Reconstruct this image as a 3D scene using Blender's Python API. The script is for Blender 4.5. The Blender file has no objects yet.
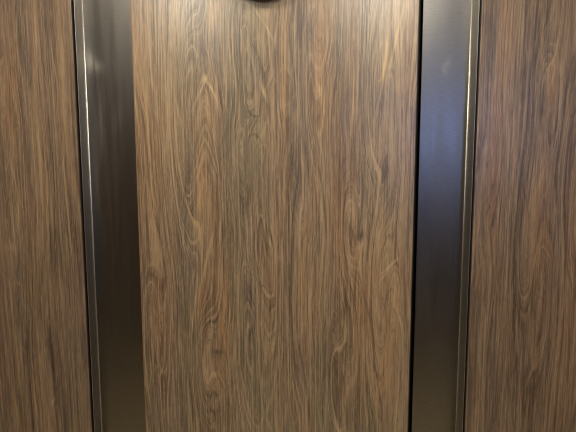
import bpy, bmesh, math
from mathutils import Vector

scene = bpy.context.scene
COL = scene.collection

# ------------------------------------------------------------------ camera
FOCAL, CAM_DIST, CAM_H = 433.0, 0.95, 1.35
PITCH, ROLL = math.radians(5.6), math.radians(-0.1)


def wall_point(px, py, y=0.0):
    """where a point of the photograph lies on the wall plane (metres)"""
    u = (px - 288) / FOCAL
    v = -(py - 216) / FOCAL
    c, s = math.cos(ROLL), math.sin(ROLL)
    u, v = c * u - s * v, s * u + c * v
    dy = math.cos(PITCH) + v * math.sin(PITCH)
    dz = -math.sin(PITCH) + v * math.cos(PITCH)
    t = (CAM_DIST + y) / dy
    return u * t, CAM_H + dz * t


PXM = CAM_DIST / FOCAL          # metres of wall per photo pixel

cam = bpy.data.cameras.new('camera')
cam.sensor_width = 36.0
cam.lens = FOCAL / 576 * 36.0
cam.clip_start = 0.01
camo = bpy.data.objects.new('camera', cam)
COL.objects.link(camo)
camo.location = (0, -CAM_DIST, CAM_H)
from mathutils import Matrix
camo.rotation_euler = (Matrix.Rotation(math.pi / 2 - PITCH, 3, 'X') @ Matrix.Rotation(ROLL, 3, 'Z')).to_euler()
scene.camera = camo


# ------------------------------------------------------------------ node expressions
class E:
    """a small wrapper that writes shader-node maths as python expressions"""
    def __init__(self, nt, sock):
        self.nt, self.s = nt, sock

    def _m(self, op, other=None, third=None, clamp=False):
        n = self.nt.nodes.new('ShaderNodeMath')
        n.operation = op
        n.use_clamp = clamp
        self.nt.links.new(self.s, n.inputs[0])
        for i, o in ((1, other), (2, third)):
            if o is None:
                continue
            if isinstance(o, E):
                self.nt.links.new(o.s, n.inputs[i])
            else:
                n.inputs[i].default_value = o
        return E(self.nt, n.outputs[0])

    def __add__(self, o): return self._m('ADD', o)
    def __sub__(self, o): return self._m('SUBTRACT', o)
    def __mul__(self, o): return self._m('MULTIPLY', o)
    def mad(self, a, b): return self._m('MULTIPLY_ADD', a, b)
    def clamp(self): return self._m('ADD', 0.0, clamp=True)
    def gt(self, o): return self._m('GREATER_THAN', o)
    def power(self, o): return self._m('POWER', o)
    def absv(self): return self._m('ABSOLUTE')


def vec(nt, x, y, z=0.0):
    n = nt.nodes.new('ShaderNodeCombineXYZ')
    for i, o in enumerate((x, y, z)):
        if isinstance(o, E):
            nt.links.new(o.s, n.inputs[i])
        else:
            n.inputs[i].default_value = o
    return n.outputs[0]


def noise(nt, x, y, z=0.0, detail=2.0, rough=0.5, scale=1.0):
    n = nt.nodes.new('ShaderNodeTexNoise')
    n.noise_dimensions = '3D'
    n.inputs['Scale'].default_value = scale
    n.inputs['Detail'].default_value = detail
    n.inputs['Roughness'].default_value = rough
    nt.links.new(vec(nt, x, y, z), n.inputs['Vector'])
    return E(nt, n.outputs['Fac'])


def step(e, lo, hi, o0=0.0, o1=1.0, smooth=True):
    n = e.nt.nodes.new('ShaderNodeMapRange')
    n.interpolation_type = 'SMOOTHSTEP' if smooth else 'LINEAR'
    e.nt.links.new(e.s, n.inputs['Value'])
    n.inputs['From Min'].default_value = lo
    n.inputs['From Max'].default_value = hi
    n.inputs['To Min'].default_value = o0
    n.inputs['To Max'].default_value = o1
    return E(e.nt, n.outputs['Result'])


def gauss(nt, X, Z, x0, z0, sx, sz, rot=0.0):
    """1 at (x0,z0) falling smoothly to 0 at about twice sx / sz"""
    m = nt.nodes.new('ShaderNodeMapping')
    m.vector_type = 'TEXTURE'
    m.inputs['Location'].default_value = (x0, z0, 0)
    m.inputs['Rotation'].default_value = (0, 0, rot)
    m.inputs['Scale'].default_value = (sx * 2.1, sz * 2.1, 1)
    nt.links.new(vec(nt, X, Z, 0.0), m.inputs['Vector'])
    g = nt.nodes.new('ShaderNodeTexGradient')
    g.gradient_type = 'QUADRATIC_SPHERE'
    nt.links.new(m.outputs[0], g.inputs[0])
    return E(nt, g.outputs['Fac'])


def lin(c):
    return tuple(((v / 255 + 0.055) / 1.055) ** 2.4 if v / 255 > 0.04045 else v / 255 / 12.92 for v in c)


def mix(nt, fac, a, b, mode='MIX'):
    n = nt.nodes.new('ShaderNodeMix')
    n.data_type = 'RGBA'
    n.blend_type = mode
    n.clamp_factor = True
    if isinstance(fac, E):
        nt.links.new(fac.s, n.inputs[0])
    else:
        n.inputs[0].default_value = fac
    for i, c in ((6, a), (7, b)):
        if isinstance(c, tuple):
            n.inputs[i].default_value = (*c, 1)
        else:
            nt.links.new(c, n.inputs[i])
    return n.outputs[2]


def ramp(nt, e, stops):
    n = nt.nodes.new('ShaderNodeValToRGB')
    cr = n.color_ramp
    while len(cr.elements) < len(stops):
        cr.elements.new(0.5)
    for el, (p, c) in zip(cr.elements, stops):
        el.position = p
        el.color = (*lin(c), 1)
    nt.links.new(e.s, n.inputs[0])
    return n.outputs[0]


def base_mat(name):
    m = bpy.data.materials.new(name)
    m.use_nodes = True
    nt = m.node_tree
    b = nt.nodes['Principled BSDF']
    return m, nt, b


def position(nt):
    g = nt.nodes.new('ShaderNodeNewGeometry')
    s = nt.nodes.new('ShaderNodeSeparateXYZ')
    nt.links.new(g.outputs['Position'], s.inputs[0])
    return E(nt, s.outputs[0]), E(nt, s.outputs[1]), E(nt, s.outputs[2])


# ------------------------------------------------------------------ walnut laminate
def walnut(name, seed, whorls=(), patches=(), seams=(), flecks=(), cathedrals=(), tone=(1, 1, 1), across='X', warp=1.0):
    """whorls: (px, py, sx, sz, amp)     bends of the grain that make cathedral arches
       patches: (px, py, sx, sz, rgb, amount[, tilt])  colour of the veneer there
       seams: px                      joints between veneer leaves"""
    m, nt, b = base_mat(name)
    PX, PY, PZ = position(nt)
    X = PX if across == 'X' else PY
    Z = PZ
    # ----- grain field
    lo = noise(nt, X * 3.3, Z * 0.9, seed, 2.0, 0.5)
    mid = noise(nt, X * 13.0, Z * 1.25, seed + 3.1, 2.0, 0.55)
    hi = noise(nt, X * 45.0, Z * 6.0, seed + 7.7, 2.0, 0.6)
    F = lo.mad(0.26 * warp, X)
    F = mid.mad(0.072 * warp, F)
    F = hi.mad(0.0055, F)
    for (px, py, sx, sz, amp) in whorls:
        x0, z0 = wall_point(px, py)
        F = gauss(nt, X, Z, x0, z0, sx * PXM, sz * 1.35 * PXM).mad(amp * 0.62, F)
    for (px, py, sx, sz, w, slope) in cathedrals:
        x0, z0 = wall_point(px, py)
        msk = (gauss(nt, X, Z, x0, z0, sx * 1.3 * PXM, sz * 1.3 * PXM) * 2.4).clamp()
        dx = X - x0
        arch = (dx * dx).mad(1.3 / w, (Z - z0) * (slope * 1.7)) - dx
        F = msk.mad(arch, F)
    for k, px in enumerate(seams):
        x0, _ = wall_point(px, 216)
        F = X.gt(x0).mad(0.37 + 0.21 * k, F)
    # ----- bands following the grain
    band = noise(nt, F * 16.0, Z * 0.5, seed + 11, 2.0, 0.55)
    line = noise(nt, F * 75.0, Z * 1.2, seed + 17, 2.0, 0.6)
    hair = noise(nt, F * 260.0, Z * 3.0, seed + 23, 2.0, 0.6)
    streak = noise(nt, F.mad(0.25, X * 0.75) * 115.0, Z * 1.5, seed + 41, 3.0, 0.6)
    fibre = noise(nt, X * 330.0, Z * 7.0, seed + 29, 2.0, 0.6)
    zone = noise(nt, lo.mad(0.25, X) * 21.0, Z * 1.3, seed + 61, 2.0, 0.5)
    cast = noise(nt, F.mad(0.4, X * 0.6) * 42.0, Z * 0.9, seed + 53, 2.0, 0.55)
    mottle = noise(nt, X * 30.0, Z * 4.0, seed + 31, 3.0, 0.6)
    hue = noise(nt, X * 11.0, Z * 1.5, seed + 37, 2.0, 0.5)

    t = band.mad(0.95, line * 0.40)
    t = streak.mad(0.60, t)
    t = mottle.mad(0.30, t) - 0.625
    col = ramp(nt, step(t, 0.22, 0.78, smooth=False), [
        (0.0, (86, 68, 57)), (0.28, (114, 93, 76)), (0.52, (136, 113, 92)),
        (0.76, (155, 129, 103)), (1.0, (178, 148, 116))])
    col = mix(nt, step(cast, 0.54, 0.70, 0.0, 0.45), col, lin((146, 115, 94)))
    col = mix(nt, step(cast, 0.46, 0.30, 0.0, 0.45), col, lin((124, 112, 84)))
    col = mix(nt, step(zone, 0.50, 0.64, 0.0, 0.58), col, lin((106, 92, 82)))
    col = mix(nt, step(zone, 0.46, 0.32, 0.0, 0.45), col, lin((172, 134, 100)))
    # greyish violet and warm orange veins of the walnut
    col = mix(nt, step(hue, 0.50, 0.72, 0.0, 0.50), col, lin((122, 104, 96)))
    col = mix(nt, step(hue, 0.44, 0.28, 0.0, 0.50), col, lin((164, 120, 82)))
    for p in patches:
        px, py, sx, sz, rgb, amt = p[:6]
        rot = p[6] if len(p) > 6 else 0.0
        x0, z0 = wall_point(px, py)
        g = gauss(nt, X, Z, x0, z0, sx * PXM, sz * PXM, rot)
        g = g * step(streak, 0.3, 0.65, 0.6 * amt, 1.7 * amt)
        col = mix(nt, g.clamp(), col, lin(rgb))
    # thin dark vessels and hair lines
    col = mix(nt, step(line, 0.48, 0.30, 0.0, 0.48), col, lin((78, 57, 46)))
    col = mix(nt, step(hair, 0.48, 0.30, 0.0, 0.50), col, lin((84, 62, 50)))
    col = mix(nt, step(hair, 0.53, 0.70, 0.0, 0.45), col, lin((196, 164, 130)))
    col = mix(nt, step(fibre, 0.46, 0.68, 0.0, 0.42), col, lin((200, 168, 136)))
    col = mix(nt, step(fibre, 0.46, 0.28, 0.0, 0.45), col, lin((72, 55, 44)))
    vein = noise(nt, F.mad(0.5, X * 0.5) * 190.0, Z * 1.8, seed + 71, 2.0, 0.55)
    col = mix(nt, step(vein, 0.42, 0.32, 0.0, 0.55), col, lin((70, 50, 40)))
    col = mix(nt, step(vein, 0.61, 0.70, 0.0, 0.55), col, lin((206, 168, 128)))
    speck = noise(nt, X * 380.0, Z * 34.0, seed + 83, 2.0, 0.65)
    col = mix(nt, step(speck, 0.47, 0.34, 0.0, 0.26), col, lin((74, 58, 46)))
    col = mix(nt, step(speck, 0.54, 0.68, 0.0, 0.24), col, lin((204, 174, 140)))
    # clear pale flecks and dark specks
    for p in flecks:
        px, py, sx, sz, rgb, amt = p[:6]
        rot = p[6] if len(p) > 6 else 0.0
        x0, z0 = wall_point(px, py)
        wob = step(hi, 0.0, 1.0, -1.5 * PXM, 1.5 * PXM, smooth=False)
        g = gauss(nt, X + wob, Z, x0, z0, sx * 0.8 * PXM, sz * PXM, -rot)
        g = (g * (2.0 * amt)) * step(fibre, 0.3, 0.6, 0.4, 1.0)
        col = mix(nt, g.clamp(), col, lin(rgb))
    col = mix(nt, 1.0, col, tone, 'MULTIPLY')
    nt.links.new(col, b.inputs['Base Color'])
    nt.links.new(step(fibre, 0.2, 0.8, 0.38, 0.30).s, b.inputs['Roughness'])
    b.inputs['Specular IOR Level'].default_value = 1.15
    bp = nt.nodes.new('ShaderNodeBump')
    bp.inputs['Strength'].default_value = 0.12
    bp.inputs['Distance'].default_value = 0.001
    nt.links.new(fibre.s, bp.inputs['Height'])
    nt.links.new(bp.outputs[0], b.inputs['Normal'])
    return m


# ------------------------------------------------------------------ brushed steel
def steel(name, seed, base=(150, 146, 140), rough=0.3, marks=()):
    m, nt, b = base_mat(name)
    X, Y, Z = position(nt)
    n1 = noise(nt, X * 60, Z * 900, seed, 2.0, 0.6)
    n2 = noise(nt, X * 90, Z * 4.0, seed + 5, 3.0, 0.6)
    cloud = noise(nt, X * 14, Z * 6.0, seed + 9, 3.0, 0.55)
    col = mix(nt, step(n1, 0.3, 0.7, 0.0, 0.35), lin(base), lin(tuple(v * 0.8 for v in base)))
    r = step(n2, 0.3, 0.7, rough - 0.02, rough + 0.03)
    r = cloud.mad(0.06, r) - 0.03
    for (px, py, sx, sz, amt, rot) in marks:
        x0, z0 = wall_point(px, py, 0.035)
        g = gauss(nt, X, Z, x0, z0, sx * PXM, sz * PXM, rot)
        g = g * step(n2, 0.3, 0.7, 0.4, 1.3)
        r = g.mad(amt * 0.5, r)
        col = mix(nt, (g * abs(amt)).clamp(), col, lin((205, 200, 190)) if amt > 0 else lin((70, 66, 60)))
    nt.links.new(col, b.inputs['Base Color'])
    nt.links.new(r.s, b.inputs['Roughness'])
    b.inputs['Metallic'].default_value = 1.0
    b.inputs['Anisotropic'].default_value = 0.0
    bp = nt.nodes.new('ShaderNodeBump')
    bp.inputs['Strength'].default_value = 0.05
    bp.inputs['Distance'].default_value = 0.0005
    nt.links.new(n1.s, bp.inputs['Height'])
    nt.links.new(bp.outputs[0], b.inputs['Normal'])
    return m


def plain(name, rgb, rough=0.5, metal=0.0, grain=0.12, scale=40.0):
    m, nt, b = base_mat(name)
    X, Y, Z = position(nt)
    n = nt.nodes.new('ShaderNodeTexNoise')
    n.inputs['Scale'].default_value = scale
    n.inputs['Detail'].default_value = 4
    g = nt.nodes.new('ShaderNodeNewGeometry')
    nt.links.new(g.outputs['Position'], n.inputs['Vector'])
    c = lin(rgb)
    col = mix(nt, E(nt, n.outputs['Fac']), tuple(v * (1 - grain) for v in c), tuple(min(1, v * (1 + grain)) for v in c))
    nt.links.new(col, b.inputs['Base Color'])
    b.inputs['Roughness'].default_value = rough
    b.inputs['Metallic'].default_value = metal
    return m


def glow(name, rgb, strength):
    m, nt, b = base_mat(name)
    b.inputs['Base Color'].default_value = (*rgb, 1)
    b.inputs['Emission Color'].default_value = (*rgb, 1)
    b.inputs['Emission Strength'].default_value = strength
    return m


# ------------------------------------------------------------------ mesh helpers
def link(name, bm, mat, parent=None, smooth=False):
    me = bpy.data.meshes.new(name)
    bmesh.ops.recalc_face_normals(bm, faces=bm.faces)
    bm.to_mesh(me)
    bm.free()
    if smooth:
        for p in me.polygons:
            p.use_smooth = True
    o = bpy.data.objects.new(name, me)
    me.materials.append(mat)
    COL.objects.link(o)
    if parent:
        o.parent = parent
        o.matrix_parent_inverse = Matrix.Translation(-parent.location)
    return o


def box(x0, x1, y0, y1, z0, z1, bevel=0.0, bm=None):
    bm = bm or bmesh.new()
    vs = [bm.verts.new((x, y, z)) for z in (z0, z1) for y in (y0, y1) for x in (x0, x1)]
    for f in ((0, 1, 3, 2), (4, 6, 7, 5), (0, 4, 5, 1), (1, 5, 7, 3), (3, 7, 6, 2), (2, 6, 4, 0)):
        bm.faces.new([vs[i] for i in f])
    if bevel:
        bmesh.ops.bevel(bm, geom=list(bm.edges), offset=bevel, segments=3, affect='EDGES', profile=0.5)
    return bm


def extrude_profile(pts, z0, z1):
    """pts: closed outline in x,y, extruded from z0 to z1"""
    bm = bmesh.new()
    a = [bm.verts.new((x, y, z0)) for x, y in pts]
    c = [bm.verts.new((x, y, z1)) for x, y in pts]
    n = len(pts)
    for i in range(n):
        bm.faces.new((a[i], a[(i + 1) % n], c[(i + 1) % n], c[i]))
    bm.faces.new(a)
    bm.faces.new(c)
    return bm


def thing(name, label, cat, loc, group=None):
    o = bpy.data.objects.new(name, None)
    o.empty_display_size = 0.05
    COL.objects.link(o)
    o.location = loc
    o['label'] = label
    o['category'] = cat
    if group:
        o['group'] = group
    return o


def struct(name, bm, mat):
    o = link(name, bm, mat)
    o['kind'] = 'structure'
    return o


# ------------------------------------------------------------------ materials
ORANGE, TAN, GREY, VIOLET, OLIVE, DARK, PALE, RUST = (
    (184, 140, 98), (176, 146, 112), (110, 98, 88), (104, 90, 88), (120, 106, 82), (84, 66, 56), (206, 174, 136), (146, 98, 66))

centre_whorls = [(395, 70, 14, 80, -0.050), (300, 230, 14, 80, 0.040), (160, 210, 12, 60, -0.035), (215, 30, 10, 40, 0.035), (195, 262, 10, 35, -0.035), (240, 260, 12, 80, 0.03), (335, 160, 12, 70, 0.035)]
centre_patches = [
    (168, 30, 22, 80, TAN, .55), (186, 60, 16, 70, OLIVE, .6), (213, 12, 8, 28, ORANGE, .5), (216, 45, 7, 26, VIOLET, .8),
    (141, 110, 6, 95, ORANGE, .35), (243, 70, 18, 120, OLIVE, .65), (283, 90, 5, 110, ORANGE, .45), (300, 20, 7, 55, VIOLET, .8),
    (302, 130, 12, 90, VIOLET, .5), (262, 72, 10, 26, GREY, .7), (321, 92, 9, 26, ORANGE, .65), (338, 40, 10, 45, GREY, .6),
    (345, 120, 16, 50, VIOLET, .5), (383, 95, 10, 24, VIOLET, .75), (392, 35, 12, 45, TAN, .5), (408, 60, 6, 90, ORANGE, .3),
    (208, 110, 12, 40, ORANGE, .35), (202, 190, 5, 40, ORANGE, .55), (186, 200, 8, 60, GREY, .5), (192, 265, 9, 22, VIOLET, .7),
    (190, 350, 12, 90, OLIVE, .7), (160, 320, 14, 55, RUST, .45), (143, 288, 5, 22, DARK, .5), (228, 300, 6, 50, ORANGE, .45),
    (235, 260, 12, 100, OLIVE, .5), (272, 270, 15, 60, ORANGE, .3), (262, 390, 22, 60, OLIVE, .7), (361, 232, 6, 14, DARK, .6),
    (340, 250, 10, 60, RUST, .45), (313, 310, 9, 50, ORANGE, .35), (346, 305, 6, 20, DARK, .6), (300, 375, 7, 50, VIOLET, .6),
    (392, 265, 10, 36, TAN, .4), (404, 330, 6, 90, VIOLET, .35), (345, 385, 8, 28, RUST, .6), (322, 400, 16, 50, OLIVE, .55),
    (388, 195, 10, 30, GREY, .5), (372, 180, 9, 60, OLIVE, .5), (205, 225, 10, 60, TAN, .3), (218, 355, 8, 12, DARK, .6),
    (218, 372, 8, 30, ORANGE, .35), (385, 385, 6, 36, ORANGE, .4), (175, 150, 12, 60, TAN, .35), (250, 300, 10, 60, GREY, .4)]
centre_flecks = [
    (384, 66, 2.2, 26, (224, 186, 132), .6, 0.12), (396, 40, 1.6, 36, (214, 178, 128), .5, 0.22), (404, 25, 1.2, 30, PALE, .5, 0.1),
    (268, 30, 1.0, 11, PALE, .42, -0.45), (258, 14, 1.0, 8, PALE, .35, -0.5), (275, 36, 1.4, 10, PALE, .5, 0.1),
    (264, 92, 2.2, 8, PALE, .55, -0.3), (270, 80, 1.4, 8, PALE, .35, 0.4), (201, 90, 1.4, 14, PALE, .55, 0.45), (212, 90, 1.4, 15, PALE, .55, -0.42),
    (206, 78, 3.0, 3, PALE, .5, 0), (199, 106, 1.2, 14, PALE, .35, 0.15), (201, 182, 1.4, 28, (200, 150, 100), .5, 0.05),
    (206, 262, 1.8, 24, PALE, .45, 0.22), (388, 268, 1.5, 9, PALE, .5, 0.8), (394, 262, 1.5, 8, PALE, .4, 0.9), (384, 276, 1.2, 8, PALE, .4, 0.6),
    (394, 300, 1.2, 22, PALE, .35, 0.1), (400, 320, 1.2, 18, PALE, .35, -0.3), (386, 300, 1.0, 22, DARK, .5, 0.2),
    (319, 88, 2.2, 9, (216, 176, 128), .45, -0.2), (324, 104, 1.3, 18, PALE, .4, 0.0), (166, 90, 1.3, 60, PALE, .4, 0.0),
    (150, 40, 1.1, 26, PALE, .35, 0.0), (178, 110, 1.3, 26, PALE, .3, -0.2), (213, 18, 3, 14, (212, 170, 124), .28, 0.1),
    (355, 290, 1.2, 30, DARK, .5, 0.05), (343, 378, 1.3, 22, DARK, .5, -0.15), (365, 300, 1.2, 30, DARK, .4, -0.25),
    (162, 345, 1.2, 24, DARK, .45, 0.15), (168, 250, 1.2, 50, DARK, .35, -0.12), (361, 236, 4, 5, DARK, .45, 0),
    (344, 312, 2.5, 14, DARK, .5, 0), (218, 352, 7, 2.5, DARK, .5, 0.1), (205, 320, 1.5, 20, DARK, .4, 0.1),
    (194, 266, 4, 5, DARK, .35, 0), (300, 8, 4, 22, DARK, .4, 0), (185, 190, 1.5, 18, DARK, .35, 0.1), (307, 255, 1.2, 40, DARK, .35, 0),
    (378, 390, 1.6, 26, (196, 140, 86), .4, 0.1), (224, 335, 1.6, 24, (196, 142, 92), .4, -0.15), (285, 70, 1.6, 60, (198, 158, 108), .3, 0)]
M_centre = walnut('walnut_laminate_centre', 4.3, centre_whorls, centre_patches, (229, 282), centre_flecks, (
    (207, 140, 20, 90, .050, .10), (262, 28, 14, 45, .040, -.12), (265, 92, 10, 28, .035, -.14), (259, 160, 15, 40, .045, -.10),
    (266, 350, 15, 75, .045, -.10), (217, 372, 11, 34, .035, .13), (396, 315, 14, 62, .040, .12), (323, 80, 12, 60, .045, -.10),
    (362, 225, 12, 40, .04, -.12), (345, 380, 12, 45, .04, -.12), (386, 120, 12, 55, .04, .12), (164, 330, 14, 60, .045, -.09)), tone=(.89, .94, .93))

right_whorls = [(520, 150, 9, 60, -0.03), (525, 370, 8, 60, 0.03)]
right_patches = [
    (493, 45, 5, 50, GREY, .8), (504, 80, 6, 70, ORANGE, .35), (549, 62, 7, 20, GREY, .7), (552, 88, 5, 22, ORANGE, .6),
    (530, 100, 12, 60, VIOLET, .5), (541, 60, 4, 60, OLIVE, .5), (493, 190, 5, 45, RUST, .7), (540, 225, 12, 60, ORANGE, .3),
    (515, 240, 10, 60, OLIVE, .4), (535, 330, 10, 50, TAN, .3), (518, 380, 10, 40, VIOLET, .4), (482, 380, 5, 60, VIOLET, .5),
    (497, 350, 6, 60, TAN, .3), (572, 300, 6, 80, RUST, .4), (560, 20, 12, 40, TAN, .3)]
right_flecks = [
    (541, 178, 1.1, 16, PALE, .35, 0.25), (535, 250, 1.2, 30, (176, 128, 84), .4, 0.1), (547, 250, 1.2, 30, (176, 128, 84), .35, -0.15),
    (493, 186, 2.5, 6, DARK, .45, 0), (492, 222, 2.5, 9, DARK, .4, 0), (531, 372, 1.4, 16, PALE, .35, 0.3), (512, 113, .8, 5, DARK, .6, 0),
    (508, 380, 1.6, 12, DARK, .5, 0), (552, 78, 1.2, 14, PALE, .4, 0.2), (525, 195, 1.0, 22, DARK, .4, -0.25), (505, 95, 1.0, 14, PALE, .35, 0)]
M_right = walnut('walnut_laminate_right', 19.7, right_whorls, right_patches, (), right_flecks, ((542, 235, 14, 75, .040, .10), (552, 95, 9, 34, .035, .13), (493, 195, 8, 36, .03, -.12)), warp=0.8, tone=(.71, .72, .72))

left_whorls = [(45, 340, 10, 60, 0.03)]
left_patches = [
    (12, 80, 7, 45, ORANGE, .45), (25, 60, 7, 90, GREY, .5), (45, 70, 8, 90, VIOLET, .4), (62, 60, 6, 80, TAN, .3),
    (10, 130, 6, 36, ORANGE, .4), (16, 215, 6, 50, TAN, .4), (60, 230, 16, 90, OLIVE, .45), (35, 300, 12, 60, OLIVE, .5),
    (55, 380, 14, 60, GREY, .5), (20, 400, 10, 60, OLIVE, .5), (80, 380, 6, 50, GREY, .4)]
left_flecks = [
    (36, 35, .9, 22, PALE, .4, 0), (38, 130, .9, 30, PALE, .35, 0), (54, 65, .9, 24, PALE, .4, -0.1), (33, 100, .8, 16, PALE, .35, 0),
    (14, 175, 1.2, 26, PALE, .4, -0.15), (18, 215, 1.4, 22, PALE, .4, 0.1), (14, 230, 1.0, 26, PALE, .35, 0), (52, 210, .9, 20, PALE, .3, 0),
    (22, 360, 1.3, 30, PALE, .35, 0), (53, 402, 1.6, 5, (206, 190, 160), .5, 0.4), (36, 405, 1.1, 20, PALE, .35, -0.1), (17, 412, 1.1, 20, PALE, .3, -0.1),
    (88, 345, .9, 14, PALE, .45, 0), (47, 310, .9, 14, PALE, .3, 0), (52, 250, 1.0, 30, DARK, .35, 0), (30, 380, 1.0, 24, DARK, .35, 0)]
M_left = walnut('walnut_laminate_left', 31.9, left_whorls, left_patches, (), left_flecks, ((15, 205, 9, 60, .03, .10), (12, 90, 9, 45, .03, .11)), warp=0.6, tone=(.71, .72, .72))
M_side = walnut('walnut_laminate_side', 47.0, across='Y')

M_edge = plain('laminate_edge', (150, 118, 84), 0.5, scale=300)
M_edge_dark = plain('laminate_edge_dark', (44, 37, 31), 0.6, scale=300)
M_black = plain('black_backing', (10, 9, 8), 0.9)
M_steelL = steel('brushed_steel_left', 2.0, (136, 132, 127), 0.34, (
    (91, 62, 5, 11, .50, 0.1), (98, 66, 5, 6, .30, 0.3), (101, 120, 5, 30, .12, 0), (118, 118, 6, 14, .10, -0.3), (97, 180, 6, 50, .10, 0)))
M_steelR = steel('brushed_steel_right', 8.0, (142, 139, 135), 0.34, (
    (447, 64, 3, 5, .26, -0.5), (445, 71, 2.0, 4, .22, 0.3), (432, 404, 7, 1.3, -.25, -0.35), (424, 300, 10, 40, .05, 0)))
M_fold_lit = steel('brushed_steel_fold_lit', 5.0, (182, 178, 172), 0.46)  # lighter copy of the strip steel, bend highlight put into its colour
M_flange_lit = steel('brushed_steel_return_lit', 6.0, (184, 179, 171), 0.42)  # lighter copy of the strip steel, light on the return put into colour
M_floor = plain('floor_tile', (205, 188, 150), 0.45, scale=25)
M_ceil = plain('ceiling_panel', (190, 188, 182), 0.5)
M_front = plain('dark_bronze_panel', (78, 71, 60), 0.42, scale=12)
M_door = steel('door_steel', 13.0, (92, 88, 80), 0.4)
M_lamp = glow('lamp_lens', (1.0, 0.93, 0.78), 350.0)
M_ring = plain('lamp_trim', (185, 182, 176), 0.3, 0.9)
M_screen = glow('display_glass', (0.34, 0.48, 1.0), 5.0)
M_bezel = plain('display_bezel', (20, 20, 22), 0.35)

# ------------------------------------------------------------------ the lift car
HX, DEPTH, HT = 1.20, 1.90, 2.20
struct('wall_back', box(-HX - .05, HX + .05, 0.052, 0.10, 0, HT), M_black)
struct('wall_left', box(-HX - .05, -HX, -DEPTH, 0.052, 0, HT), M_side)
struct('wall_right', box(HX, HX + .05, -DEPTH, 0.052, 0, HT), M_side)
struct('floor', box(-HX - .05, HX + .05, -DEPTH - .05, 0.10, -0.05, 0), M_floor)
struct('ceiling', box(-HX - .05, HX + .05, -DEPTH - .05, 0.10, HT, HT + .05), M_ceil)
DX0, DX1, DH = -0.50, 0.50, 2.05
bm = box(-HX - .05, DX0, -DEPTH - .05, -DEPTH, 0, HT)
box(DX1, HX + .05, -DEPTH - .05, -DEPTH, 0, HT, bm=bm)
box(DX0, DX1, -DEPTH - .05, -DEPTH, DH, HT, bm=bm)
struct('wall_front', bm, M_front)
bm = box(DX0, -0.001, -DEPTH - .04, -DEPTH - .015, 0.0, DH, 0.002)
box(0.001, DX1, -DEPTH - .04, -DEPTH - .015, 0.0, DH, 0.002, bm=bm)
struct('door_1', bm, M_door)
bm = box(-HX, DX0 - .02, -DEPTH, -DEPTH + .012, 0.0, 1.12, 0.003)  # dark panels added to darken the front wall's reflection in the steel
box(DX1 + .02, HX, -DEPTH, -DEPTH + .012, 0.0, 0.80, 0.003, bm=bm)
struct('trim_1', bm, plain('added_dark_panel', (46, 41, 33), 0.5))

# ------------------------------------------------------------------ wood panels on the back wall
Z0, Z1 = 0.10, 2.15
XL, XR = -0.3304, 0.2780


def wood_panel(x0, x1, mat, label, first_edge=None):
    t = thing('wood_panel', label, 'wall panel', ((x0 + x1) / 2, 0.01, Z0))
    e = 0.0016
    link('laminate_face', box(x0 + e, x1 - e, 0.0, 0.020, Z0, Z1, 0.0008), mat, t)
    bm = box(x0, x0 + e, 0.0006, 0.020, Z0, Z1)
    o1 = link('edge_band', bm, first_edge or M_edge_dark, t)
    bm = box(x1 - e, x1, 0.0006, 0.020, Z0, Z1)
    o2 = link('edge_band', bm, M_edge_dark, t)
    o1['label'] = 'thin pale edge band of the panel' if first_edge else 'thin dark edge of the panel'
    o2['label'] = 'thin dark edge of the panel'
    return t


wood_panel(XL, XR, M_centre, 'wide central brown walnut grain wall panel between the two steel strips', M_edge)
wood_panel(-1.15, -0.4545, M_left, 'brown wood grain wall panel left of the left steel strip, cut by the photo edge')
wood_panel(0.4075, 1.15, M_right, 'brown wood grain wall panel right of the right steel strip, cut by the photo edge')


# ------------------------------------------------------------------ recessed steel channels
def channel(x_out, x_in, label, mat):
    """a bent steel pan: flat face 35 mm behind the panels, a flange folded forward at its outer side"""
    s = 1 if x_in > x_out else -1
    t = thing('steel_strip', label, 'metal strip', ((x_out + x_in) / 2, 0.04, Z0))
    th, r = 0.0015, 0.0021
    # face
    lo, hi = sorted((x_out + s * r, x_in))
    link('face_plate', box(lo, hi, 0.035, 0.035 + th, Z0, Z1, 0.0007), mat, t)
    # rounded bend
    pts = []
    cx, cy = x_out + s * r, 0.035 - r
    for k in range(9):
        a = math.pi / 2 * k / 8
        pts.append((cx - s * r * math.cos(a), cy + r * math.sin(a)))
    for k in range(8, -1, -1):
        a = math.pi / 2 * k / 8
        pts.append((cx - s * (r + th) * math.cos(a), cy + (r + th) * math.sin(a)))
    o = link('bend', extrude_profile(pts, Z0, Z1), M_fold_lit, t)
    for p in o.data.polygons:
        p.use_smooth = len(p.vertices) == 4
    o['label'] = 'folded edge line with a painted highlight'
    # flange
    lo, hi = sorted((x_out - s * th, x_out))
    o = link('flange', box(lo, hi, 0.001, 0.035 - r, Z0, Z1, 0.0004), M_flange_lit, t)
    o['label'] = 'narrow side return of the strip'
    return t


channel(-0.4490, -0.3385, 'dark brushed steel strip left of the central wood panel', M_steelL)
channel(0.4030, 0.2960, 'brushed steel strip with a bluish sheen right of the central wood panel', M_steelR)


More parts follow.
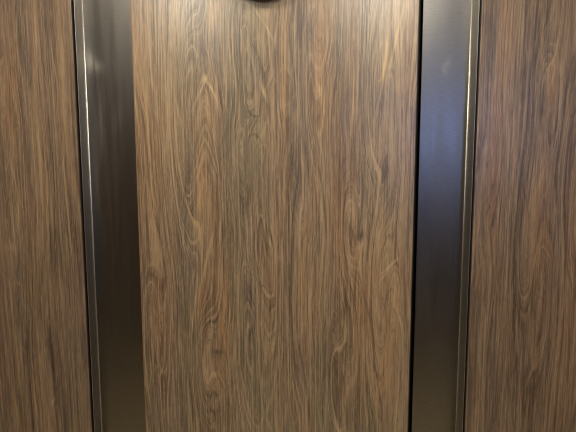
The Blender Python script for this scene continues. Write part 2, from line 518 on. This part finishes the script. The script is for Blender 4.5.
# ------------------------------------------------------------------ added dark dome, put here to darken the top of the central panel
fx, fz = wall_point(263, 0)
t = thing('shade_blocker', 'added dark fixture on the central wood panel at the photo top edge', 'blocker', (fx, 0, fz))
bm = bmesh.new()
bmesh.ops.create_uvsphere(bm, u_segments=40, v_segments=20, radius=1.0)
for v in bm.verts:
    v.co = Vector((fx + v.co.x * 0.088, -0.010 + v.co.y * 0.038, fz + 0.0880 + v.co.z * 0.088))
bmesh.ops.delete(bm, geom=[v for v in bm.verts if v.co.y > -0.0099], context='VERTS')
link('dome', bm, plain('blocker_dark', (24, 22, 20), 0.35), t, smooth=True)
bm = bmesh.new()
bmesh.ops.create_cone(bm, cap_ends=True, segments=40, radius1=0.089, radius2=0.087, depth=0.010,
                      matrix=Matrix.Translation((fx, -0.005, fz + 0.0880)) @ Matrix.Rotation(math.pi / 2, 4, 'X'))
link('base_ring', bm, plain('blocker_ring', (60, 56, 50), 0.4), t)

# ------------------------------------------------------------------ downlights and display
def downlight(x, y, label):
    t = thing('ceiling_light', label, 'ceiling light', (x, y, HT), 'round ceiling downlights')
    R, n = 0.045, 32
    bm = bmesh.new()
    prof = [(R, 0), (R + .012, 0), (R + .013, -.004), (R + .002, -.006), (R, -.004)]
    rings = []
    for rr, zz in prof:
        rings.append([bm.verts.new((x + rr * math.cos(2 * math.pi * k / n), y + rr * math.sin(2 * math.pi * k / n), HT + zz)) for k in range(n)])
    for i in range(len(prof)):
        a, c = rings[i], rings[(i + 1) % len(prof)]
        for k in range(n):
            bm.faces.new((a[k], a[(k + 1) % n], c[(k + 1) % n], c[k]))
    link('trim_ring', bm, M_ring, t)
    bm = bmesh.new()
    lo = [bm.verts.new((x + R * math.cos(2 * math.pi * k / n), y + R * math.sin(2 * math.pi * k / n), HT - .003)) for k in range(n)]
    up = [bm.verts.new((v.co.x, v.co.y, HT)) for v in lo]
    bm.faces.new(lo)
    bm.faces.new(up)
    for k in range(n):
        bm.faces.new((lo[k], lo[(k + 1) % n], up[(k + 1) % n], up[k]))
    link('lens', bm, M_lamp, t)


for x, y, w in ((-0.36, -0.47, 'back left'), (0.30, -0.47, 'back right'), (-0.45, -1.10, 'front left'), (0.45, -1.10, 'front right')):
    downlight(x, y, 'round warm ceiling downlight at the %s of the lift car' % w)

t = thing('display_screen', 'lit bluish display screen on the front wall beside the lift doors', 'screen', (0.96, -DEPTH, 1.40))
link('bezel', box(0.80, 1.12, -DEPTH, -DEPTH + .015, 1.38, 1.94, 0.003), M_bezel, t)
link('glass', box(0.82, 1.10, -DEPTH + .0145, -DEPTH + .016, 1.40, 1.92), M_screen, t)

scene.cycles.filter_width = 1.1
# ------------------------------------------------------------------ world, colour management
w = bpy.data.worlds.new('world')
scene.world = w
w.use_nodes = True
w.node_tree.nodes['Background'].inputs[0].default_value = (0.02, 0.02, 0.02, 1)
w.node_tree.nodes['Background'].inputs[1].default_value = 1.0
scene.view_settings.view_transform = 'Standard'
scene.view_settings.look = 'None'
scene.view_settings.gamma = 1.0
scene.view_settings.use_curve_mapping = False
scene.view_settings.exposure = 0.0
